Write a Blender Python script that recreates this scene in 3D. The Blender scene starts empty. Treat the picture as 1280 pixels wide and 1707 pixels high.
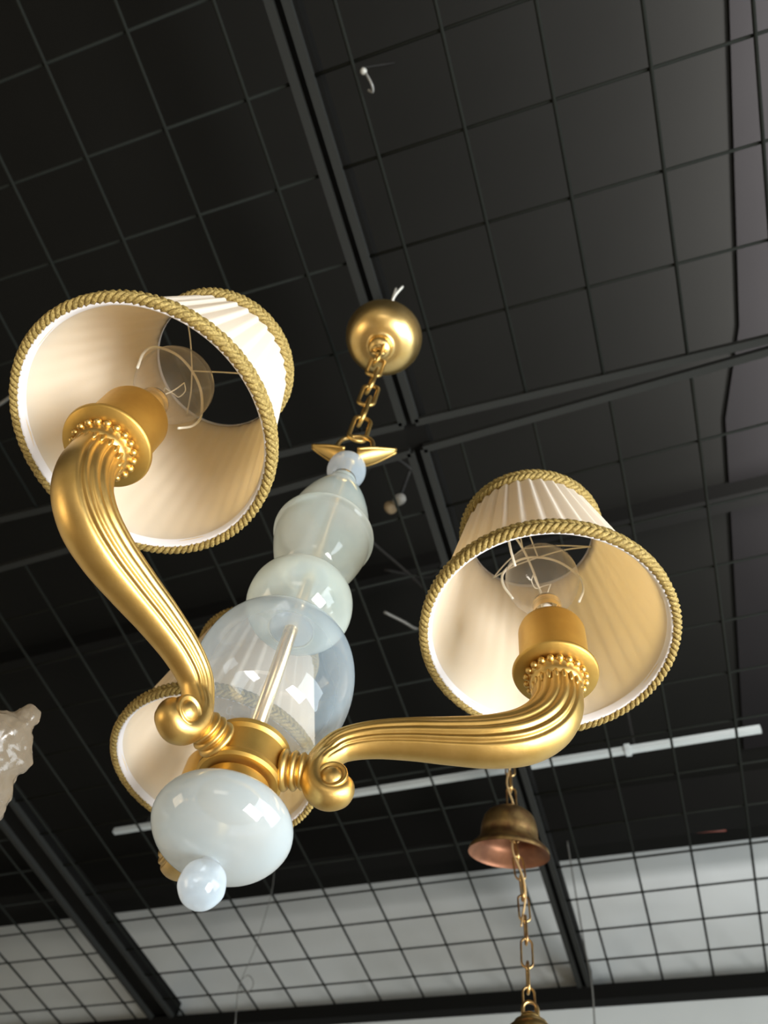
import bpy, bmesh, math, random
from mathutils import Vector, Matrix, Quaternion
random.seed(7)
PI = math.pi
S = bpy.context.scene
C = S.collection
CZ = 1.45                                   # eye height above the floor; all coordinates below are from the eye
UP = Vector((0, 0, CZ))

# ------------------------------------------------------------------ materials
def mat(name, base=(.8, .8, .8), rough=.5, metal=0.0, noise=None, bump=None, spec=.5):
    m = bpy.data.materials.new(name); m.use_nodes = True
    nt = m.node_tree; b = nt.nodes['Principled BSDF']
    b.inputs['Base Color'].default_value = (*base, 1)
    b.inputs['Roughness'].default_value = rough
    b.inputs['Metallic'].default_value = metal
    b.inputs['Specular IOR Level'].default_value = spec
    tc = nt.nodes.new('ShaderNodeTexCoord')
    if noise:
        sc, c2, lo, hi = noise
        n = nt.nodes.new('ShaderNodeTexNoise'); n.inputs['Scale'].default_value = sc; n.inputs['Detail'].default_value = 5
        nt.links.new(tc.outputs['Object'], n.inputs['Vector'])
        r = nt.nodes.new('ShaderNodeValToRGB')
        r.color_ramp.elements[0].position = lo; r.color_ramp.elements[0].color = (*base, 1)
        r.color_ramp.elements[1].position = hi; r.color_ramp.elements[1].color = (*c2, 1)
        nt.links.new(n.outputs['Fac'], r.inputs['Fac']); nt.links.new(r.outputs['Color'], b.inputs['Base Color'])
    if bump:
        sc, st = bump
        n = nt.nodes.new('ShaderNodeTexNoise'); n.inputs['Scale'].default_value = sc; n.inputs['Detail'].default_value = 3
        nt.links.new(tc.outputs['Object'], n.inputs['Vector'])
        bp = nt.nodes.new('ShaderNodeBump'); bp.inputs['Strength'].default_value = st; bp.inputs['Distance'].default_value = .001
        nt.links.new(n.outputs['Fac'], bp.inputs['Height']); nt.links.new(bp.outputs['Normal'], b.inputs['Normal'])
    return m

def glass_thin(name, milk, fc, fe, tint=(1, 1, 1), rough=.04, power=2.2, warm=None, emis=0):
    """thin blown shell: see-through face on, milkier along the edges where one looks through more glass"""
    m = bpy.data.materials.new(name); m.use_nodes = True; nt = m.node_tree
    for n in list(nt.nodes): nt.nodes.remove(n)
    N = nt.nodes.new; L = nt.links.new
    out = N('ShaderNodeOutputMaterial')
    lw = N('ShaderNodeLayerWeight'); lw.inputs['Blend'].default_value = .5
    pw = N('ShaderNodeMath'); pw.operation = 'POWER'; pw.inputs[1].default_value = power; L(lw.outputs['Facing'], pw.inputs[0])
    mr = N('ShaderNodeMapRange'); mr.inputs['To Min'].default_value = fc; mr.inputs['To Max'].default_value = fe
    L(pw.outputs[0], mr.inputs['Value'])
    tr = N('ShaderNodeBsdfTransparent'); tr.inputs['Color'].default_value = (*tint, 1)
    di = N('ShaderNodeBsdfDiffuse'); di.inputs['Color'].default_value = (*milk, 1)
    tl = N('ShaderNodeBsdfTranslucent'); tl.inputs['Color'].default_value = (*(warm or milk), 1)
    if warm:
        tc = N('ShaderNodeTexCoord'); nz = N('ShaderNodeTexNoise'); nz.inputs['Scale'].default_value = 14; nz.inputs['Detail'].default_value = 1
        L(tc.outputs['Object'], nz.inputs['Vector'])
        cr = N('ShaderNodeValToRGB'); cr.color_ramp.elements[0].position = .38; cr.color_ramp.elements[1].position = .62
        cr.color_ramp.elements[0].color = (*milk, 1); cr.color_ramp.elements[1].color = (min(.95, milk[0]*1.16), min(.95, milk[1]*1.02), milk[2]*.95, 1)
        L(nz.outputs['Fac'], cr.inputs['Fac']); L(cr.outputs['Color'], di.inputs['Color'])
    m1 = N('ShaderNodeMixShader'); m1.inputs[0].default_value = .5; L(di.outputs[0], m1.inputs[1]); L(tl.outputs[0], m1.inputs[2])
    m2 = N('ShaderNodeMixShader'); L(mr.outputs[0], m2.inputs[0]); L(tr.outputs[0], m2.inputs[1]); L(m1.outputs[0], m2.inputs[2])
    gl = N('ShaderNodeBsdfGlossy'); gl.inputs['Roughness'].default_value = rough
    fr = N('ShaderNodeFresnel')
    ge = N('ShaderNodeNewGeometry'); ior = N('ShaderNodeMapRange'); ior.inputs['To Min'].default_value = 1.5; ior.inputs['To Max'].default_value = 1/1.5
    L(ge.outputs['Backfacing'], ior.inputs['Value']); L(ior.outputs[0], fr.inputs['IOR'])
    m3 = N('ShaderNodeMixShader'); L(fr.outputs[0], m3.inputs[0]); L(m2.outputs[0], m3.inputs[1]); L(gl.outputs[0], m3.inputs[2])
    L(m3.outputs[0], out.inputs['Surface'])
    return m

def cloth(name, col, trans, k=.5, scale=900, bump=.25):
    m = bpy.data.materials.new(name); m.use_nodes = True; nt = m.node_tree
    for n in list(nt.nodes): nt.nodes.remove(n)
    N = nt.nodes.new; L = nt.links.new
    out = N('ShaderNodeOutputMaterial')
    di = N('ShaderNodeBsdfDiffuse'); di.inputs['Color'].default_value = (*col, 1)
    tl = N('ShaderNodeBsdfTranslucent'); tl.inputs['Color'].default_value = (*trans, 1)
    tc = N('ShaderNodeTexCoord'); nz = N('ShaderNodeTexNoise'); nz.inputs['Scale'].default_value = scale
    L(tc.outputs['Object'], nz.inputs['Vector'])
    bp = N('ShaderNodeBump'); bp.inputs['Strength'].default_value = bump; bp.inputs['Distance'].default_value = .0005
    L(nz.outputs['Fac'], bp.inputs['Height']); L(bp.outputs['Normal'], di.inputs['Normal'])
    mx = N('ShaderNodeMixShader'); mx.inputs[0].default_value = k
    L(di.outputs[0], mx.inputs[1]); L(tl.outputs[0], mx.inputs[2]); L(mx.outputs[0], out.inputs['Surface'])
    return m

GOLD = mat('satin_gilt_metal', (.62, .405, .125), .40, 1.0, noise=(60, (.70, .475, .165), .35, .7), bump=(240, .10))
GOLD2 = mat('matt_gilt_metal', (.54, .335, .085), .48, 1.0, noise=(45, (.62, .40, .105), .35, .7), bump=(300, .08))
GOLDP = mat('polished_brass', (.86, .62, .26), .33, 1.0, noise=(40, (.78, .52, .17), .4, .7))
BRASS_OLD = mat('aged_brass', (.70, .48, .20), .36, 1.0, noise=(50, (.40, .22, .10), .4, .65))
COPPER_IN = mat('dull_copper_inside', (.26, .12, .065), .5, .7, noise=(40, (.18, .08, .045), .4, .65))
ROD = mat('bright_metal_tube', (.92, .74, .46), .24, 1.0)
OPAL = glass_thin('opaline_glass', (.74, .95, .97), .36, .97, (.97, .98, .98), power=1.2, warm=(.92, .86, .72))
OPALC = glass_thin('clear_opaline_glass', (.45, .72, .95), .17, .72, (.98, .98, .98), power=1.7, warm=(.92, .84, .74))
OPALM = glass_thin('milky_opaline_glass', (.49, .63, .71), .72, .90, (.95, .96, 1), power=1.2, warm=(.78, .74, .66))
OPALK = glass_thin('bluish_opaline_glass', (.60, .80, .96), .45, .82, (.92, .96, 1), power=1.4, warm=(.95, .84, .76))
BULBG = glass_thin('clear_bulb_glass', (.9, .87, .8), .07, .40, (.96, .94, .91), .02, 4.0)
CRYST = glass_thin('rough_clear_glass', (.42, .355, .265), .45, .72, (.9, .86, .8), .18, 1.4)
SHADE = cloth('ivory_pleated_silk', (.88, .85, .77), (.94, .77, .47), .42)
LINING = cloth('cream_lining', (.92, .87, .75), (.93, .72, .38), .40, bump=.1)
BIAS = cloth('white_bias_tape', (.86, .85, .88), (.8, .8, .8), .15)
BRAID = mat('gold_thread_braid', (.20, .135, .032), .6, .2, noise=(600, (.46, .34, .11), .35, .65), bump=(1500, .8))
BLACKC = mat('black_ceiling_paint', (.0045, .0045, .0038), .7, noise=(2.2, (.0056, .0056, .0048), .35, .7), spec=.08)
BLACKB = mat('black_beam_paint', (.005, .005, .0045), .7, spec=.08)
MESHM = mat('dark_grey_wire', (.0120, .0132, .0113), .7, spec=.03)
FRAMEK = mat('dark_grey_panel_frame', (.021, .022, .0205), .7, spec=.05)
BULKM = mat('grey_brown_bulkhead_paint', (.0066, .0061, .0063), .7, noise=(3, (.0056, .0051, .0053), .4, .7), spec=.08)
WALLM = mat('white_wall_paint', (.46, .49, .49), .75, noise=(1.3, (.39, .41, .40), .48, .75), spec=.2)
CREAM = mat('cream_wall_paint', (.70, .62, .50), .8, spec=.2)
FLOORM = mat('pale_wood_floor', (.46, .36, .25), .5, noise=(4, (.36, .27, .18), .4, .6))
RAILM = mat('white_rail_enamel', (.42, .46, .46), .5)
CABLE = mat('black_cable', (.018, .018, .017), .6, spec=.1)
WIREG = mat('grey_steel_wire', (.12, .12, .11), .5, .2)
WIREC = mat('pale_wire', (.78, .77, .70), .35)
REDC = mat('red_cable', (.16, .035, .02), .5)
WIREH = mat('dull_clear_plastic', (.16, .16, .15), .35)
WHITEP = mat('white_porcelain', (.34, .34, .31), .4)
TANP = mat('tan_porcelain', (.26, .20, .12), .5)
FRAMEM = mat('window_frame_paint', (.7, .7, .68), .5)
CORD = mat('amber_cord', (.55, .38, .18), .35, .2)

# ------------------------------------------------------------------ mesh helpers
def link(o, parent=None, base=None):
    C.objects.link(o)
    if parent: o.parent = parent
    return o
def obj(name, bm, m, parent=None, smooth=True, shift=None):
    """one mesh object. shift: world (eye) point that becomes its local origin"""
    if shift is not None: bmesh.ops.translate(bm, verts=bm.verts, vec=-Vector(shift))
    bmesh.ops.recalc_face_normals(bm, faces=bm.faces)
    me = bpy.data.meshes.new(name); bm.to_mesh(me); bm.free()
    if smooth: me.polygons.foreach_set('use_smooth', [True]*len(me.polygons))
    me.materials.append(m)
    o = bpy.data.objects.new(name, me); link(o, parent)
    if parent is None: o.location = (Vector(shift) if shift is not None else Vector((0, 0, 0))) + UP
    return o
def thing(name, label, cat, base, group=None):
    o = bpy.data.objects.new(name, None); C.objects.link(o); o.empty_display_size = .05
    o.location = Vector(base) + UP; o['label'] = label; o['category'] = cat
    if group: o['group'] = group
    return o
def tag(o, label, cat, group=None):
    o['label'] = label; o['category'] = cat
    if group: o['group'] = group
    return o
def struct(name, bm, m, smooth=False):
    o = obj(name, bm, m, smooth=smooth); o['kind'] = 'structure'; return o

def spline(pts, n):
    """Catmull-Rom through tuples of any length, n samples per span"""
    P = [list(p) for p in pts]
    P = [[2*a-b for a, b in zip(P[0], P[1])]] + P + [[2*a-b for a, b in zip(P[-1], P[-2])]]
    out = []
    for i in range(1, len(P)-2):
        for k in range(n):
            t = k/n
            out.append([.5*((2*b)+(-a+c)*t+(2*a-5*b+4*c-d)*t*t+(-a+3*b-3*c+d)*t**3) for a, b, c, d in zip(P[i-1], P[i], P[i+1], P[i+2])])
    out.append(P[-2]); return out
def tube(bm, pts, rad, seg=10, closed=False, side=None, xs=1.0, prof=None, caps=True):
    """sweep; rad number/list; side: fixed lateral vector for planar paths; prof(i, a)-> radius factor"""
    pts = [Vector(p) for p in pts]; n = len(pts)
    if not hasattr(rad, '__len__'): rad = [rad]*n
    rings = []; prev = None
    for i, p in enumerate(pts):
        if closed: t = pts[(i+1) % n]-pts[i-1]
        else: t = pts[min(i+1, n-1)]-pts[max(i-1, 0)]
        t.normalize()
        if side is not None: u = side - t*side.dot(t)
        elif prev is None: u = t.orthogonal()
        else: u = prev - t*prev.dot(t)
        u.normalize(); prev = u; v = t.cross(u)
        ring = []
        for j in range(seg):
            a = 2*PI*j/seg; f = prof(i, a) if prof else 1
            ring.append(bm.verts.new(p + (u*math.cos(a)*xs + v*math.sin(a))*rad[i]*f))
        rings.append(ring)
    for i in range(n if closed else n-1):
        A, B = rings[i], rings[(i+1) % n]
        off = 0
        if closed and i == n-1:
            off = min(range(seg), key=lambda o: (A[0].co-B[o].co).length)
        for j in range(seg): bm.faces.new((A[j], A[(j+1) % seg], B[(j+1+off) % seg], B[(j+off) % seg]))
    if caps and not closed:
        bm.faces.new(rings[0][::-1]); bm.faces.new(rings[-1])
def lathe(bm, prof, seg=48, origin=(0, 0, 0), axis=(0, 0, 1), fn=None):
    """prof: (r, h) list; fn(r,h,a)->(r,h)"""
    q = Vector((0, 0, 1)).rotation_difference(Vector(axis).normalized()); o = Vector(origin); rings = []
    for r, h in prof:
        if r < 1e-6: rings.append([bm.verts.new(o + q @ Vector((0, 0, h)))]); continue
        ring = []
        for j in range(seg):
            a = 2*PI*j/seg; rr, hh = fn(r, h, a) if fn else (r, h)
            ring.append(bm.verts.new(o + q @ Vector((rr*math.cos(a), rr*math.sin(a), hh))))
        rings.append(ring)
    for A, B in zip(rings, rings[1:]):
        if len(A) == 1 and len(B) == 1: continue
        for j in range(seg):
            k = (j+1) % seg
            if len(A) == 1: bm.faces.new((A[0], B[k], B[j]))
            elif len(B) == 1: bm.faces.new((A[j], A[k], B[0]))
            else: bm.faces.new((A[j], A[k], B[k], B[j]))
def box(bm, x0, x1, y0, y1, z0, z1):
    v = [bm.verts.new((x, y, z)) for x in (x0, x1) for y in (y0, y1) for z in (z0, z1)]
    for f in ((0, 1, 3, 2), (4, 6, 7, 5), (0, 4, 5, 1), (2, 3, 7, 6), (0, 2, 6, 4), (1, 5, 7, 3)): bm.faces.new([v[i] for i in f])
def bar(bm, a, b, w, h):
    """square bar from a to b, w wide (horizontal) h high"""
    a = Vector(a); b = Vector(b); t = (b-a).normalized(); z = Vector((0, 0, 1)); s = t.cross(z).normalized(); z = s.cross(t)
    v = [bm.verts.new(p + s*sx*w/2 + z*sz*h/2) for p in (a, b) for sx, sz in ((-1, -1), (1, -1), (1, 1), (-1, 1))]
    for f in ((0, 1, 2, 3), (7, 6, 5, 4), (0, 4, 5, 1), (1, 5, 6, 2), (2, 6, 7, 3), (3, 7, 4, 0)): bm.faces.new([v[i] for i in f])
def prism(bm, corners, z0, z1):
    lo = [bm.verts.new((x, y, z0)) for x, y in corners]; hi = [bm.verts.new((x, y, z1)) for x, y in corners]
    bm.faces.new(lo[::-1]); bm.faces.new(hi); n = len(lo)
    for i in range(n): bm.faces.new((lo[i], lo[(i+1) % n], hi[(i+1) % n], hi[i]))
def ball(bm, c, r, seg=10):
    c = Vector(c)
    lathe(bm, [(r*math.sin(PI*k/(seg//2+1)), -r*math.cos(PI*k/(seg//2+1))) for k in range(seg//2+2)], seg, c)
def sm(prof, n=6): return [(max(0, r), h) for r, h in spline(prof, n)]
B = bmesh.new

# ------------------------------------------------------------------ the eye
cam_d = bpy.data.cameras.new('camera'); cam = bpy.data.objects.new('camera', cam_d); C.objects.link(cam); S.camera = cam
RR = Matrix(((0.94882081, 0.2925211, 0.11903982), (-0.19655151, 0.84198931, -0.50241567), (-0.24719745, 0.45330498, 0.85639244)))
right, down, fwd = RR[0], RR[1], RR[2]
M = Matrix((right, -down, -fwd)).transposed()
cam.matrix_world = Matrix.Translation(UP) @ M.to_4x4()
FPX = 1320.9
cam_d.sensor_fit = 'HORIZONTAL'; cam_d.sensor_width = 36; cam_d.lens = 36*FPX/1280; cam_d.clip_start = .02
cam_d.dof.use_dof = True; cam_d.dof.focus_distance = .60; cam_d.dof.aperture_fstop = 12.0

# ------------------------------------------------------------------ the room
HC = 2.0; HM = 1.5                          # ceiling and wire mesh above the eye
yw = lambda x: 2.673-.0448*x
bm = B(); box(bm, -4.1, 3.1, -4.1, 3.1, -CZ-.1, -CZ); struct('floor', bm, FLOORM)
bm = B(); prism(bm, [(-4.1, -4.1), (3.1, -4.1), (3.1, yw(3.1)), (-4.1, yw(-4.1))], HC, HC+.1); struct('ceiling', bm, BLACKC)
bm = B(); prism(bm, [(-4.1, yw(-4.1)), (3.1, yw(3.1)), (3.1, yw(3.1)+.1), (-4.1, yw(-4.1)+.1)], -CZ, HC+.1); struct('wall_back', bm, WALLM)
bm = B(); box(bm, -4.1, -4, -4, yw(-4), -CZ, HC); struct('wall_left', bm, CREAM)
bm = B(); box(bm, -4, 3, -4.1, -4, -CZ, HC); struct('wall_front', bm, CREAM)
# right wall with a window opening
bm = B()
WY0, WY1, WZ0, WZ1 = -.7, 2.1, -1.1, 1.0
box(bm, 3, 3.1, -4, WY0, -CZ, HC); box(bm, 3, 3.1, WY1, yw(3), -CZ, HC); box(bm, 3, 3.1, WY0, WY1, -CZ, WZ0); box(bm, 3, 3.1, WY0, WY1, WZ1, HC)
struct('wall_right', bm, CREAM)
bm = B()
for y in (WY0+.03, .7, WY1-.03): box(bm, 3.02, 3.08, y-.03, y+.03, WZ0, WZ1)
for z in (WZ0+.03, WZ1-.03): box(bm, 3.025, 3.075, WY0, WY1, z-.03, z+.03)
struct('window_1', bm, FRAMEM)

# beams of the black ceiling, the white wall's ledger, the bulkhead on the right
def strip(name, p0, p1, w, h, m):
    bm = B(); bar(bm, p0, p1, w, h); return struct(name, bm, m)
strip('trim_1', (-3.6, 1.40, 1.965), (2.6, 1.10, 1.965), .05, .07, BLACKB)
strip('trim_2', (-3.6, 2.50, 1.93), (2.9, 2.27, 1.93), .10, .14, BLACKB)
strip('trim_3', (-3.6, 2.62, 1.975), (2.9, 2.39, 1.975), .04, .05, BLACKB)
strip('trim_4', (-3.95, yw(-3.95)-.03, 1.477), (2.95, yw(2.95)-.03, 1.477), .045, .046, BLACKB)
strip('trim_5', (-.312, -2.5, 1.545), (-.318, yw(-.3)-.01, 1.545), .045, .05, BLACKB)
strip('trim_6', (-1.985, -2.5, 1.545), (-1.915, yw(-1.9)-.01, 1.545), .10, .05, BLACKB)
bm = B(); prism(bm, [(.52, -3.0), (.474, .06), (.435, .75), (.381, .99), (.327, 2.2), (1.6, 2.14), (1.6, -3.0)], 1.993, HC); struct('trim_7', bm, BULKM)

# ------------------------------------------------------------------ wire mesh panels under the ceiling
def panel(label, x0, x1, y0, y1, xs, ys, sl, r=.0034):
    """ys are measured at x = +.235; sl = slant of the cross wires"""
    Y = lambda y, x: y - sl*(x-.235) - .002
    t = thing('wire_mesh_panel', label, 'wire mesh', ((x0+x1)/2, (y0+y1)/2, HM), 'wire mesh panels under the black ceiling')
    base = ((x0+x1)/2, (y0+y1)/2, HM)
    f = B(); w = .015
    bar(f, (x0, Y(y0, x0), HM), (x1, Y(y0, x1), HM), w, w); bar(f, (x0, Y(y1, x0), HM), (x1, Y(y1, x1), HM), w, w)
    bar(f, (x0, Y(y0, x0), HM), (x0, Y(y1, x0), HM), w, w); bar(f, (x1, Y(y0, x1), HM), (x1, Y(y1, x1), HM), w, w)
    obj('frame', f, FRAMEK, t, False, base)
    g = B()
    for x in xs: tube(g, [(x, Y(y0, x), HM), (x, Y(y1, x), HM)], r, 8)
    for y in ys: tube(g, [(x0, Y(y, x0), HM+.006), (x1, Y(y, x1), HM+.006)], r*.85, 8)
    obj('wire_grid', g, MESHM, t, True, base)
    return t
U = HM
ylow = [.424*U + .1545*k for k in range(1, 13)]
ylow = [1.76*U - .1545*k for k in range(1, 13)]
panel('black wire mesh panel above the right lampshade, meeting the white wall', -.305, .50, .424*U, 1.755*U, [U*v for v in (-.151, -.049, .053, .156, .26, .363)], ylow, .058)
panel('long black wire mesh panel behind the left lampshade and bowl, meeting the white wall', -1.86, -.335, .424*U, 1.755*U, [U*v for v in (-.267, -.370, -.473, -.577, -.681, -.797, -.898, -.999, -1.101, -1.205)], ylow, .058)
panel('black wire mesh panel in the lower left corner, left of the thick black beam', -3.6, -1.95, .424*U, 1.755*U, [U*v for v in (-1.345, -1.465, -1.575, -1.68, -1.785, -1.89, -1.995, -2.1, -2.2, -2.3)], ylow, .058)
yup = [U*v for v in (.284, .176, .070, -.031, -.135, -.24, -.345, -.45, -.555, -.66, -.765)]
panel('dim wire mesh panel at the upper right, above the brass ceiling cup', -.305, .50, -1.25, .403*U, [U*v for v in (-.153, -.050, .051, .155, .26, .363)], yup, .0)
panel('dark wire mesh panel over the upper left of the view', -1.86, -.333, -1.25, .403*U, [U*v for v in (-.281, -.388, -.497, -.605, -.713, -.82, -.927, -1.03, -1.135)], yup, .0)

# ------------------------------------------------------------------ the chandelier
AX, AY = -.2715, .3810                      # its axis
BASE = (AX, AY, .27)
ch = thing('chandelier', 'three-arm gilt chandelier with opaline glass column and pleated ivory lampshades', 'chandelier', BASE)
def cobj(name, bm, m, parent=None, smooth=True):     # mesh given in axis coordinates (x,y from axis, z from eye)
    bmesh.ops.translate(bm, verts=bm.verts, vec=(0, 0, -BASE[2]))
    return obj(name, bm, m, parent or ch, smooth)
def shell(prof, t=.0022): return prof

# glass column
bm = B(); lathe(bm, sm([(0, .2745), (.0085, .2765), (.0140, .2835), (.0148, .2890), (.0130, .2965), (.0085, .3015), (.0060, .305)]), 40); cobj('glass_finial_ball', bm, OPALK)
bm = B(); lathe(bm, sm([(.0065, .3035), (.022, .3060), (.038, .3135), (.0470, .3265), (.0455, .3385), (.036, .3470), (.0225, .3510)], 8), 64); cobj('glass_bowl', bm, OPALM)
bm = B(); lathe(bm, sm([(.0205, .4075), (.034, .4095), (.0545, .4270), (.0650, .4600), (.0645, .4920), (.0545, .5180), (.036, .5340), (.021, .5390)], 8), 72); bmesh.ops.translate(bm, verts=bm.verts, vec=(0, 0, -.003)); cobj('glass_globe', bm, OPALC)
bm = B(); lathe(bm, sm([(.020, .5400), (.033, .5455), (.0455, .5600), (.0490, .5760), (.0455, .5940), (.032, .6090), (.020, .6180)], 8), 64); bmesh.ops.translate(bm, verts=bm.verts, vec=(0, 0, -.003)); cobj('glass_disc', bm, OPAL)
bm = B()
lathe(bm, sm([(.020, .6240), (.030, .6300), (.0410, .6480), (.0480, .6720), (.0500, .6880)], 8) + sm([(.0508, .6900), (.0530, .6935), (.0532, .6975), (.0512, .7010), (.0480, .7025)], 4) +
      sm([(.0462, .7045), (.0448, .7150), (.0420, .7380), (.0350, .7660), (.0250, .7930), (.0168, .8120), (.0155, .8200)], 6), 64)
bmesh.ops.translate(bm, verts=bm.verts, vec=(0, 0, -.003)); cobj('glass_bell', bm, OPAL)
bm = B(); lathe(bm, sm([(.0155, .8205), (.0195, .828), (.0235, .840), (.0225, .854), (.016, .863), (.006, .866)], 6), 48); cobj('glass_top_bead', bm, OPALK)
bm = B(); lathe(bm, [(0, .40), (.0062, .40), (.0062, .868), (0, .868)], 24)
cobj('inner_tube', bm, ROD)
for h in (.5375, .6175):
    bm = B(); lathe(bm, sm([(.004, h), (.0185, h), (.0200, h+.003), (.0185, h+.006), (.004, h+.006)], 3), 40); cobj('glass_collar', bm, OPALK)

# gilt hub
bm = B()
lathe(bm, [(0, .3495), (.0220, .3495), (.0238, .3510), (.0240, .3640), (.0195, .3650), (.0195, .3668), (.0286, .3672), (.0306, .3690), (.0306, .3722), (.0296, .3735), (.0290, .3750),
           (.0288, .3930), (.0296, .3945), (.0306, .3958), (.0306, .3992), (.0288, .4012), (.0240, .4030), (.0215, .4045), (.0205, .4085), (0, .4085)], 96)
hub = cobj('hub', bm, GOLD2)
hub.data.set_sharp_from_angle(angle=math.radians(28))

# arms
def arm(az, end_r, dz, turn=0.0):
    """S-shaped fluted arm in the vertical plane of azimuth az"""
    e = Vector((math.cos(az), math.sin(az), 0)); side = Vector((-math.sin(az), math.cos(az), 0)); z = Vector((0, 0, 1))
    k = (end_r-.06)/(.2206-.06)
    def W(r, h):
        if r > .06:
            f = (r-.06)/.1606; r = .06+(r-.06)*k; h = h+dz*min(1.2, f)
        return e*r + z*h
    # (radius from axis, height, tube radius, flute depth)
    cx, cz = .0665, .3715
    path = [(cx, cz+.0010, .0026, 0), (cx+.0050, cz+.0035, .0044, 0), (cx+.0092, cz-.0005, .0060, 0), (cx+.0070, cz-.0075, .0072, 0), (cx-.0015, cz-.0102, .0080, 0), (cx-.0095, cz-.0060, .0088, 0), (cx-.0132, cz+.0030, .0096, 0),
            (cx-.0128, cz+.0145, .0104, .2), (.0580, .3965, .0112, .6), (.0680, .4085, .0124, 1), (.0880, .4165, .0140, 1), (.1150, .4205, .0158, 1),
            (.1430, .4222, .0176, 1), (.1700, .4250, .0194, 1), (.1935, .4325, .0206, 1), (.2100, .4465, .0208, 1), (.2185, .4640, .0203, 1), (.2206, .4800, .0196, 1), (.2206, .4900, .0192, .6)]
    P = spline(path, 7)
    pts = [W(p[0], p[1]) for p in P]; rad = [p[2] for p in P]; fl = [max(0, p[3]) for p in P]
    GR = [math.radians(g) for g in (-90-46, -90-64, -90-86, -90-110, -90-134, -90+46, -90+64, -90+86, -90+110, -90+134)]
    def prof(i, a):
        d = min(abs((a-g+PI) % (2*PI)-PI) for g in GR)/math.radians(11)
        low = abs((a+PI/2+PI) % (2*PI)-PI)          # angle from the underside, which stays broad and plain
        reed = .055*max(0, min(1, (low-math.radians(48))/.2))
        if d > 1: return 1
        return 1 - fl[i]*(.09*math.exp(-(d*2.3)**2) + 0*reed)
    bm = B(); tube(bm, pts, rad, 144, side=side, prof=prof)
    # widen the volute sideways so it reads as a rolled knob
    for v in bm.verts:
        q = v.co.dot(e); h = v.co.z; d = math.hypot(q-cx, h-cz)
        if q < .095 and h < .402:
            s = v.co.dot(side); wgt = max(0, min(1, (.026-d)/.010)); v.co += side*s*.42*wgt
    a = cobj('arm', bm, GOLD)
    # volute eye: small raised spiral boss on both cheeks
    bm = B()
    for sgn in (-1, 1):
        lathe(bm, sm([(.0115, -.004), (.0112, .0095), (.0100, .0118), (.0084, .0112), (.0074, .0106), (.0058, .0122), (.0030, .0138), (0, .0142)], 4), 32, e*(cx+.0005)+z*cz, side*sgn)
    cobj('volute_eye', bm, GOLD, a)
    # turned collar between hub and volute
    bm = B()
    lathe(bm, sm([(.0100, .0270), (.0138, .0285), (.0148, .0310), (.0132, .0332), (.0112, .0342), (.0128, .0356), (.0142, .0376), (.0128, .0396), (.0108, .0404), (.0120, .0418), (.0132, .0436), (.0120, .0454), (.0100, .0475), (.0098, .0540)], 4), 48, z*.3815, e)
    cobj('collar', bm, GOLD, a)
    top = W(.2206, .4900); zt = top.z
    bm = B(); nb = 20
    o = Vector((top.x, top.y, 0))
    lathe(bm, [(.0150, zt-.006), (.0195, zt-.003), (.0212, zt+.001), (.0208, zt+.003), (.0222, zt+.0045), (.0232, zt+.0075), (.0215, zt+.0095), (.0150, zt+.0105)], 60, o)
    for i in range(nb):
        an = 2*PI*i/nb
        ball(bm, o + Vector((.0232*math.cos(an), .0232*math.sin(an), zt+.0065)), .0031, 10)
        an += PI/nb
        lathe(bm, [(0, -.0065), (.0014, -.004), (.0021, 0), (.0014, .004), (0, .006)], 8, o + Vector((.0186*math.cos(an), .0186*math.sin(an), zt-.0050)))
    cobj('beaded_collar', bm, GOLD, a)
    zp = zt+.0105
    bm = B(); lathe(bm, [(0, zp), (.020, zp), (.0330, zp+.0010), (.0340, zp+.0022), (.0346, zp+.0040), (.0335, zp+.0050), (.0290, zp+.0042), (0, zp+.0042)], 72, o)
    cobj('drip_pan', bm, GOLD2, a)
    bm = B(); zs = zp+.004
    lathe(bm, [(.0283, zs), (.0283, zs+.050), (.0272, zs+.0535), (.0240, zs+.0550), (.0150, zs+.0550), (.0140, zs+.053), (0, zs+.053)], 72, o)
    cobj('socket_sleeve', bm, GOLD2, a)
    return a, Vector((top.x, top.y, zs+.055))

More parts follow.
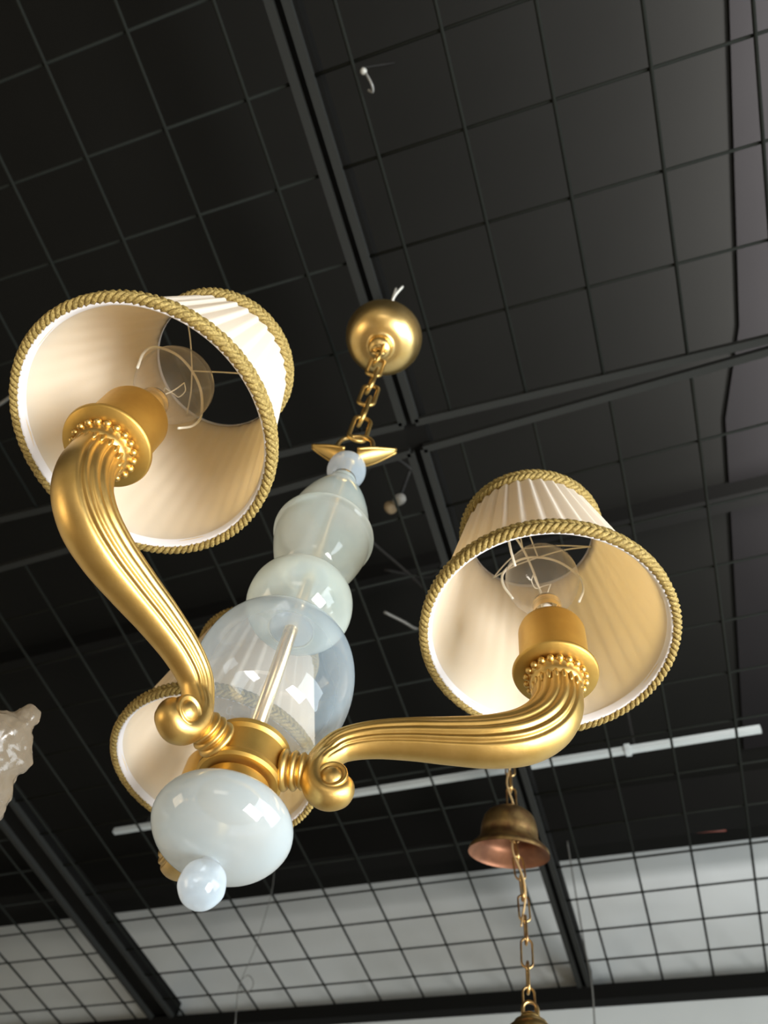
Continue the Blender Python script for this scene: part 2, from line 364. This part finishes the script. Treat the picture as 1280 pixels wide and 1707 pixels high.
# shades
SH = .1773
def rope(bm, R, h, rr, sr, twists, hand, n=4, phase=0, rfn=None):
    for s in range(n):
        pts = []; N = twists*9
        for i in range(N):
            a = 2*PI*i/N; b = hand*(twists*a) + 2*PI*s/n + phase
            R1 = R + rr*math.cos(b); pts.append((R1*math.cos(a), R1*math.sin(a), h + rr*1.05*math.sin(b)))
        tube(bm, pts, sr, 5, closed=True)
RB, RT = .1035, .0665
def make_shade():
    bm = B(); NP = 37
    def pl(r, h, a):
        w = (NP*a/(2*PI)) % 1.0; tri = w/.82 if w < .82 else (1-w)/.18
        return r + .0029*(tri-.4) + .0004*math.sin(3*a), h
    lathe(bm, [(RB+(RT-RB)*k/6, SH*k/6) for k in range(7)], NP*8, fn=pl)
    fab = obj('lampshade', bm, SHADE, ch)
    bm = B()
    def pl2(r, h, a):
        k = h/SH
        return r + .0007*k*math.sin(NP*a+h*25) + .0004*math.sin(7*a+20*h), h
    lathe(bm, [(RB-.0030+(RT-RB)*k/8, .003+(SH-.005)*k/8) for k in range(9)], NP*6, fn=pl2)
    obj('lining', bm, LINING, fab)
    bm = B(); lathe(bm, [(RB-.0040, .0055), (RB-.0022, -.0002), (RB-.0005, -.0012), (RB+.0010, -.0002), (RB+.0012, .003)], 120); obj('white_binding', bm, BIAS, fab)
    bm = B(); lathe(bm, [(RT-.0040, SH-.006), (RT-.0036, SH-.0005), (RT-.001, SH+.0008), (RT+.001, SH-.0005)], 100); obj('top_binding', bm, BIAS, fab)
    bm = B(); rope(bm, RB+.0030, .0010, .0024, .0023, 40, 1, 3); rope(bm, RB+.0024, .0085, .0024, .0023, 40, -1, 3); obj('bottom_braid', bm, BRAID, fab)
    bm = B(); rope(bm, RT+.0036, SH-.0070, .0024, .0023, 27, 1, 3); rope(bm, RT+.0040, SH+.0005, .0024, .0023, 27, -1, 3); obj('top_braid', bm, BRAID, fab)
    return fab
def copy_tree(o, parent):
    c = o.copy(); C.objects.link(c); c.parent = parent
    for k in list(o.children): copy_tree(k, c)
    return c
def make_bulb():
    bm = B()
    lathe(bm, sm([(.0125, -.004), (.0135, .004), (.0200, .014), (.0300, .028), (.0345, .044), (.0325, .060), (.0230, .074), (.0100, .0805), (0, .0815)], 6), 48)
    b = obj('bulb', bm, BULBG, ch)
    bm = B()
    tube(bm, spline([(0, 0, -.002), (0, 0, .012), (0, 0, .020)], 4), [.0052]*5+[.0040]*4, 12)
    for s in (-1, 1): tube(bm, spline([(.002*s, 0, .020), (.006*s, .001, .034), (.010*s, 0, .047)], 6), .0006, 6)
    tube(bm, spline([(-.010, 0, .047), (-.006, .008, .050), (0, .011, .046), (.006, .008, .050), (.010, 0, .047)], 6), .0005, 5)
    obj('filament_stem', bm, WIREC, b)
    bm = B(); lathe(bm, [(.0130, -.010), (.0132, -.003), (.0126, .000), (.0132, .003), (.0126, .006), (.010, .008)], 32); obj('screw_collar', bm, ROD, b)
    return b
def make_carrier(rot):
    """wire carrier: a loop hugging the bulb, and three spokes to the top ring of the shade"""
    bm = B()
    for rot in (rot,):
        c, s = math.cos(rot), math.sin(rot); pts = [(-.030, .012), (-.0372, .034), (-.0360, .056), (-.020, .080), (0, .0875), (.020, .080), (.0360, .056), (.0372, .034), (.030, .012)]
        tube(bm, spline([(r*c, r*s, h) for r, h in pts], 7), .0012, 8)
    top = SH-.022
    return bm

Rsh = .2177; PHI = 4.4395; X0, Y0 = -.2662, .3849
shade_c = []
for k, (tx, ty) in enumerate(((.0439, .0506), (-.0521, .0239), (0, 0))):
    a = PHI + k*2.0943951
    shade_c.append((Vector((X0+Rsh*math.cos(a)-AX, Y0+Rsh*math.sin(a)-AY, .5444)), Vector((tx, ty, 1)).normalized()))
proto = None; bproto = None
specs = [(.0104, .0040, math.radians(-1.6), .038), (.0030, -.0060, 0, .042), (.014, .0, 0, .04)]
for k, (c, n) in enumerate(shade_c):
    az = math.atan2(c.y, c.x); rr = math.hypot(c.x, c.y)
    a, socket = arm(az+specs[k][2], rr+specs[k][0], specs[k][1])
    socket += n*specs[k][3]*.8
    sh = make_shade() if proto is None else copy_tree(proto, ch)
    if proto is None: proto = sh
    sh.location = c - Vector((0, 0, BASE[2])); sh.rotation_mode = 'QUATERNION'; sh.rotation_quaternion = Vector((0, 0, 1)).rotation_difference(n)
    b = make_bulb() if bproto is None else copy_tree(bproto, ch)
    if bproto is None: bproto = b
    b.location = socket - Vector((0, 0, BASE[2])); b.rotation_mode = 'QUATERNION'; b.rotation_quaternion = sh.rotation_quaternion @ Quaternion((0, 0, 1), .8*k)
    # wire carrier, a piece of the shade, in chandelier coordinates
    bm = make_carrier((1.35, .30, .9)[k]); q = sh.rotation_quaternion
    for v in bm.verts: v.co = q @ v.co + socket
    ctr = c + n*(SH-.012); hubp = socket + n*.0875
    for j in range(3):
        an = 2*PI*j/3 + .4; rim = c + n*(SH-.010) + q @ Vector(((RT-.004)*math.cos(an), (RT-.004)*math.sin(an), 0))
        tube(bm, spline([hubp, hubp.lerp(rim, .5)+n*.004, rim], 5), .0007, 7)
    inv = q.inverted()
    for v in bm.verts: v.co = inv @ (v.co - c)
    obj('wire_carrier', bm, WIREC, sh)

# crown of the column: loop and two folded leaves
hdir = Vector((right.x, right.y, 0)).normalized(); hperp = Vector((-hdir.y, hdir.x, 0)); Z = Vector((0, 0, 1))
bm = B()
tube(bm, [Vector((0, 0, .862)), Vector((0, 0, .880))], .007, 16)
tube(bm, spline([hdir*-.021+Z*.882, hdir*-.0235+Z*.905, hdir*-.0200+Z*.930, hdir*-.008+Z*.941, hdir*.008+Z*.941, hdir*.0200+Z*.930, hdir*.0235+Z*.905, hdir*.021+Z*.882], 7), .0031, 12)
tube(bm, [hdir*-.021+Z*.882, hdir*.021+Z*.882], .0036, 12)
crown = cobj('crown_loop', bm, GOLDP)
def leaf(sg):
    bm = B(); n = 14; grid = []
    for i in range(n+1):
        t = i/n; w = .0118*(1-t)**.8*(.85+.3*math.sin(PI*t))+.0016
        c = hdir*sg*(.008+.046*t) + Z*(.872 + .034*t**1.2)
        row = []
        for j in range(9):
            s = -1+j/4
            row.append((c + hperp*s*w + Z*(.010*(1-t)*s*s)))
        grid.append(row)
    th = .0022
    V1 = [[bm.verts.new(p + Z*th) for p in r] for r in grid]; V0 = [[bm.verts.new(p - Z*th) for p in r] for r in grid]
    for i in range(n):
        for j in range(8):
            bm.faces.new((V1[i][j], V1[i+1][j], V1[i+1][j+1], V1[i][j+1])); bm.faces.new((V0[i][j], V0[i][j+1], V0[i+1][j+1], V0[i+1][j]))
    for i in range(n):
        bm.faces.new((V0[i][0], V0[i+1][0], V1[i+1][0], V1[i][0])); bm.faces.new((V0[i][8], V1[i][8], V1[i+1][8], V0[i+1][8]))
    for j in range(8):
        bm.faces.new((V0[0][j], V1[0][j], V1[0][j+1], V0[0][j+1])); bm.faces.new((V0[n][j], V0[n][j+1], V1[n][j+1], V1[n][j]))
    # rolled edges
    for j in (0, 8): tube(bm, [grid[i][j] for i in range(n+1)], .0024, 8)
    return cobj('crown_leaf', bm, GOLD)
leaf(-1); leaf(1)

# chain
def chain_link(bm, c, t, s, L, W, r, seg=10, squash=0):
    """stadium-shaped link centred c, long axis t, width axis s"""
    pts = []; hl = (L-W)/2
    for i in range(13): a = PI*i/12; pts.append(c + t*(hl+W/2*math.sin(a)) + s*(W/2*math.cos(a)))
    for i in range(13): a = PI+PI*i/12; pts.append(c + t*(-hl+W/2*math.sin(a)) + s*(W/2*math.cos(a)))
    tube(bm, pts, r, seg, closed=True)
t0, t1 = .938, 1.296; nl = 6
SWAY = lambda h: hdir*(-.016*(h-.93)/.40); pitch = (t1-t0)/nl
wob = [0, .15, -.2, .2, -.1, .25, 0]
for i in range(nl):
    c = Vector((0, 0, t0+pitch*(i+.5))) + SWAY(t0+pitch*(i+.5)); an = (i % 2)*PI/2 + .6 + wob[i]
    s = Vector((math.cos(an), math.sin(an), 0)); bm = B()
    chain_link(bm, c, Vector((0, 0, 1)), s, pitch+.0135, .0225, .0030, 12)
    cobj('chain_link', bm, GOLD)

# ceiling cup
bm = B(); z0 = 1.292
so = SWAY(1.33)
lathe(bm, sm([(.003, z0-.008), (.009, z0-.008), (.0120, z0-.004), (.0180, z0+.001), (.0205, z0+.008), (.0212, z0+.017)], 4) +
      sm([(.024, z0+.019), (.038, z0+.022), (.053, z0+.031), (.0630, z0+.046), (.0672, z0+.062), (.0676, z0+.068)], 6) +
      [(.0664, z0+.070), (.0655, z0+.062), (.061, z0+.048), (.052, z0+.036), (.035, z0+.027), (.004, z0+.023)], 72, so)
cobj('ceiling_cup', bm, GOLDP)
bm = B(); chain_link(bm, so+Vector((0, 0, 1.286)), Vector((0, 0, 1)), hdir, .030, .022, .0032, 12); cobj('cup_loop', bm, GOLDP)
bm = B()
a0 = so + Vector((.004, .0, z0+.024))
tube(bm, spline([a0, Vector((-.004, -.016, z0+.10)), Vector((.004, -.045, z0+.150)), Vector((.018, -.050, HM+.004-.0))], 8), .0022, 8)
tube(bm, spline([a0, Vector((-.004, -.018, z0+.10)), Vector((.000, -.040, z0+.145)), Vector((.005, -.050, HM+.004))], 8), .0018, 8)
cobj('hanging_wire', bm, WIREC)

# ------------------------------------------------------------------ second lamp: chain, cup and cap below right
def at(px, py, Y=None, Zh=None, D=None):
    v = RR.transposed() @ Vector((px-640, py-853.5, FPX))
    if Y is not None: return v*(Y/v.y)
    if Zh is not None: return v*(Zh/v.z)
    return v.normalized()*D
Y2 = 1.10
pb = at(884, 1692, Y=Y2)
lamp2 = thing('pendant_lamp', 'brass pendant lamp on a long thin chain at the bottom edge, seen by its cap', 'pendant lamp', pb)
path = [at(884, 1700, Y=Y2), at(880, 1640, Y=Y2), at(877, 1560, Y=Y2), at(872, 1500, Y=Y2), at(866, 1450, Y=Y2), at(858, 1400, Y=Y2), at(853, 1340, Y=Y2), at(850, 1270, Y=Y2), at(850, 1200, Y=Y2), at(850, 1140, Y=Y2)]
path.append(Vector((path[-1].x, path[-1].y, HM)))
pp = [Vector(p) for p in spline(path, 12)]
# resample at equal pitch
acc = [0]
for a, b in zip(pp, pp[1:]): acc.append(acc[-1]+(b-a).length)
def along(s):
    for i in range(len(acc)-1):
        if acc[i+1] >= s: return pp[i].lerp(pp[i+1], (s-acc[i])/max(1e-9, acc[i+1]-acc[i]))
    return pp[-1]
p2 = .0345; s = .004; i = 0
while s + p2 < acc[-1]:
    a, b = along(s), along(s+p2); t = (b-a).normalized(); an = (i % 2)*PI/2+.35
    sx = Vector((math.cos(an), math.sin(an), 0)); sx = (sx - t*sx.dot(t)).normalized()
    bm = B(); chain_link(bm, (a+b)/2, t, sx, p2+.0080, .0160, .0016, 8)
    obj('chain_link', bm, BRASS_OLD, lamp2, True, pb); s += p2; i += 1
bm = B()
cord = [Vector(along(min(acc[-1], .02+.012*k))) + Vector((.0055*math.sin(k*.55), -.006+.004*math.cos(k*.55), 0)) for k in range(int((acc[-1]-.02)/.012))][9:]
tube(bm, spline(cord, 3), .0017, 8); obj('cord', bm, CORD, lamp2, True, pb)
bm = B(); q = pb - Vector((0, 0, .012))
lathe(bm, sm([(0, .012), (.010, .0115), (.014, .008), (.0145, .004), (.022, .001), (.0235, -.004), (.030, -.008), (.034, -.016), (.033, -.024), (.028, -.030), (.020, -.034), (0, -.035)], 4), 48, q)
obj('cap', bm, GOLDP, lamp2, True, pb)
bm = B(); chain_link(bm, pb + Vector((0, 0, .004)), Vector((0, 0, 1)), hdir, .026, .020, .0024, 10); obj('cap_loop', bm, BRASS_OLD, lamp2, True, pb)
def place_cup(bm):
    q = Z.rotation_difference(ax2)
    for v in bm.verts: v.co = cc + q @ (v.co*K2)
# its ceiling cup has slid down the chain and hangs askew
cc = at(848, 1424, Y=Y2+.02); ax2 = (Vector((0, 0, 1)) + Vector((.10, -.30, 0))).normalized(); K2 = 1.20
bm = B()
lathe(bm, sm([(.0550, 0), (.0535, .006), (.0450, .014), (.0400, .022), (.0385, .036), (.0330, .052), (.0200, .062), (.0050, .066)], 6), 56, (0, 0, 0), (0, 0, 1)); place_cup(bm)
cup = obj('ceiling_cup', bm, BRASS_OLD, lamp2, True, pb)
bm = B()
lathe(bm, sm([(.0552, -.0006), (.0525, .004), (.0440, .012), (.0385, .020), (.0370, .034), (.0315, .049), (.0190, .059), (.0050, .063)], 6), 56, (0, 0, 0), (0, 0, 1)); place_cup(bm)
obj('cup_inside', bm, COPPER_IN, cup, True, pb)
cup.children[0].location = (0, 0, 0)

# ------------------------------------------------------------------ glass ornament at the left edge
D3 = .62
bm = B()
def blob(p, r, st=(1, 1, 1)):
    c = at(*p, D=D3)
    res = bmesh.ops.create_icosphere(bm, subdivisions=3, radius=1)
    for v in res['verts']:
        k = v.co.copy(); v.co = c + right*(k.x*r*st[0]) + down*(k.y*r*st[1]) + fwd*(k.z*r*st[2])
for p, r, st in (((46, 1194), .0085, (1, .85, 1)), ((36, 1206), .0095, (1.0, .8, 1)), ((14, 1206), .0125, (1.3, .55, 1)), ((0, 1225), .016, (1.2, 1, 1)), ((22, 1235), .0130, (1, 1.1, 1)), ((30, 1262), .0100, (.9, 1.2, 1)),
                 ((12, 1262), .013, (1, 1.1, 1)), ((-10, 1262), .018, (1, 1.4, 1)), ((6, 1288), .0095, (1.0, 1.0, 1)), ((0, 1312), .0070, (.7, 1.4, 1)), ((-8, 1330), .007, (.9, 1.6, 1)), ((-25, 1300), .018, (1, 1.8, 1)), ((-30, 1230), .02, (1, 1, 1)), ((-45, 1350), .016, (1, 1.6, 1))):
    blob(p, r*1.0, st)
orn = obj('glass_ornament', bm, CRYST, None, True, at(0, 1260, D=D3))
tag(orn, 'rough clear glass leaf ornament poking in at the left edge', 'glass ornament')
rm = orn.modifiers.new('remesh', 'REMESH'); rm.mode = 'VOXEL'; rm.voxel_size = .0016; rm.use_smooth_shade = True
tx = bpy.data.textures.new('lumps', 'CLOUDS'); tx.noise_scale = .012
dm = orn.modifiers.new('lumps', 'DISPLACE'); dm.texture = tx; dm.strength = .007; dm.mid_level = .5

# ------------------------------------------------------------------ things under the black ceiling
def wire(name, pts, r, m, label, cat, n=8, group=None):
    bm = B(); pts = [Vector(p) for p in pts]
    tube(bm, spline(pts, n) if len(pts) > 2 else pts, r, 8)
    return tag(obj(name, bm, m, None, True, pts[0]), label, cat, group)
bm = B(); ZR = 1.72
a, b = at(191, 1386, Zh=ZR), at(1268, 1215, Zh=ZR); bar(bm, a, b, .017, .017)
rail = thing('lighting_rail', 'long thin white rail running across under the black ceiling', 'rail', a)
obj('rail', bm, RAILM, rail, False, a)
t = (b-a).normalized()
for f in (.06, .40, .84):
    bm = B(); c = a.lerp(b, f); box(bm, c.x-.003, c.x+.003, c.y-.003, c.y+.003, ZR+.008, HC+.001); obj('hanger', bm, CABLE, rail, False, a)
bm = B(); c = a.lerp(b, .83); bar(bm, c-t*.008, c+t*.008, .026, .024); obj('connector', bm, RAILM, rail, False, a)

sp = at(656, 840, Zh=1.62)
spot = thing('spotlight', 'small pale spotlight fitting seen blurred to the right of the glass column', 'spotlight', sp)
bm = B(); lathe(bm, sm([(.0, -.014), (.010, -.012), (.014, 0), (.011, .013), (0, .016)], 4), 24, at(665, 833, Zh=1.62), (.5, .2, .8)); obj('lamp_glass', bm, WHITEP, spot, True, sp)
bm = B(); lathe(bm, sm([(.0, -.016), (.013, -.013), (.015, 0), (.009, .012), (0, .016)], 4), 24, at(650, 845, Zh=1.62), (-.6, -.2, .7)); obj('lamp_holder', bm, TANP, spot, True, sp)
bm = B(); tube(bm, [at(665, 833, Zh=1.62), at(665, 833, Zh=1.62)+Vector((.02, .02, .38))], .004, 8); obj('stem', bm, CABLE, spot, True, sp)

hk = at(612, 133, Zh=HM)
hook = thing('glass_hook', 'tiny clear hanging hook on the mesh near the top of the view', 'hook', hk)
bm = B(); tube(bm, spline([at(604, 113, Zh=HM+.004), at(613, 128, Zh=HM-.01), at(620, 142, Zh=HM-.015), at(621, 153, Zh=HM-.01), at(614, 150, Zh=HM-.005)], 6), .0024, 8); obj('hook_body', bm, WIREH, hook, True, hk)
bm = B(); ball(bm, at(606, 119, Zh=HM-.004), .006, 12); obj('bead', bm, WHITEP, hook, True, hk)
bm = B(); q0 = at(604, 113, Zh=HM+.004); tube(bm, [q0, Vector((q0.x, q0.y, HC))], .0012, 6); obj('thread', bm, CABLE, hook, True, hk)

wire('cable', [at(590, 870, Zh=1.6), at(622, 905, Zh=1.6), at(690, 965, Zh=1.6), at(760, 1040, Zh=1.6), at(840, 1130, Zh=1.6)], .004, CABLE, 'black cable running diagonally beside the glass column', 'cable')
wire('cable', [at(600, 800, Zh=1.7), at(640, 760, Zh=1.7), at(700, 800, Zh=1.7), at(740, 900, Zh=1.7), at(720, 960, Zh=1.7), at(640, 950, Zh=1.7)], .004, CABLE, 'looped black cable behind the small pale spotlight', 'cable')
wire('cable', [at(-40, 700, Zh=HM+.013), at(26, 655, Zh=HM+.013), at(90, 600, Zh=HM+.013)], .004, WIREG, 'grey cable end at the left edge beside the left lampshade', 'cable')
wire('cable', [at(640, 1020, Zh=1.55), at(672, 1036, Zh=1.55), at(700, 1050, Zh=1.55), at(760, 1056, Zh=1.55)], .004, WIREG, 'short grey cable just left of the right lampshade', 'cable')
wire('cable', [at(900, 1398, Zh=1.992), at(960, 1390, Zh=1.992), at(1060, 1392, Zh=1.992), at(1210, 1384, Zh=1.992)], .004, REDC, 'thin red cable along the black ceiling above the white wall', 'cable')
wire('hanging_wire', [at(458, 1440, Y=2.0), at(452, 1490, Y=2.0), at(425, 1580, Y=2.0), at(402, 1635, Y=2.0), at(404, 1652, Y=2.0), at(418, 1650, Y=2.0), at(422, 1636, Y=2.0), at(412, 1626, Y=2.0), at(398, 1645, Y=2.0), at(392, 1707, Y=2.0)], .0012, WIREG,
     'thin curled wire hanging in front of the white wall left of centre', 'wire')
wire('hanging_wire', [at(945, 1400, Y=2.4), at(958, 1480, Y=2.4), at(975, 1580, Y=2.4), at(986, 1640, Y=2.4), at(992, 1720, Y=2.4)], .0024, WIREG, 'thin wire hanging beside the black beam right of the chain', 'wire')

# ------------------------------------------------------------------ light
def area(name, loc, target, sx, sy, power, col, spread=PI):
    d = bpy.data.lights.new(name, 'AREA'); d.shape = 'RECTANGLE'; d.size = sx; d.size_y = sy; d.energy = power; d.color = col; d.spread = spread
    o = bpy.data.objects.new(name, d); C.objects.link(o); o.location = Vector(loc)+UP
    o.rotation_euler = (Vector(target)-Vector(loc)).to_track_quat('-Z', 'Y').to_euler(); return o
area('window_daylight', (2.97, .7, -.05), (0, .7, -.05), 2.7, 2.0, 150, (.84, .94, 1.0))
area('low_fill', (1.9, -.1, -1.25), (-.2, .30, .6), 1.3, 1.3, 185, (1.0, .985, .96))  # added fill, no fixture: bounce from low right into the shades
area('warm_fill', (-2.4, -1.2, -.5), (-.2, .5, .4), .8, .8, 12, (1.0, .80, .55))  # added warm fill from behind left, stands for no particular lamp
area('back_fill', (.6, -2.6, -.8), (0, 1.0, .2), 1.2, .5, 8, (1.0, .90, .75))  # added fill behind the eye, gives the gilt something to reflect
area('ceiling_fill', (1.0, .45, 1.60), (.98, .45, 2.0), 2.0, .2, 150, (1.0, .96, .95))  # added strip out of view, grades the black ceiling lighter towards the right
w = bpy.data.worlds.new('world'); S.world = w; w.use_nodes = True
w.node_tree.nodes['Background'].inputs[0].default_value = (.75, .85, 1, 1); w.node_tree.nodes['Background'].inputs[1].default_value = .15
S.view_settings.view_transform = 'Standard'; S.view_settings.look = 'None'; S.view_settings.exposure = 0; S.view_settings.gamma = 1
S.view_settings.use_curve_mapping = False
S.cycles.transparent_max_bounces = 24
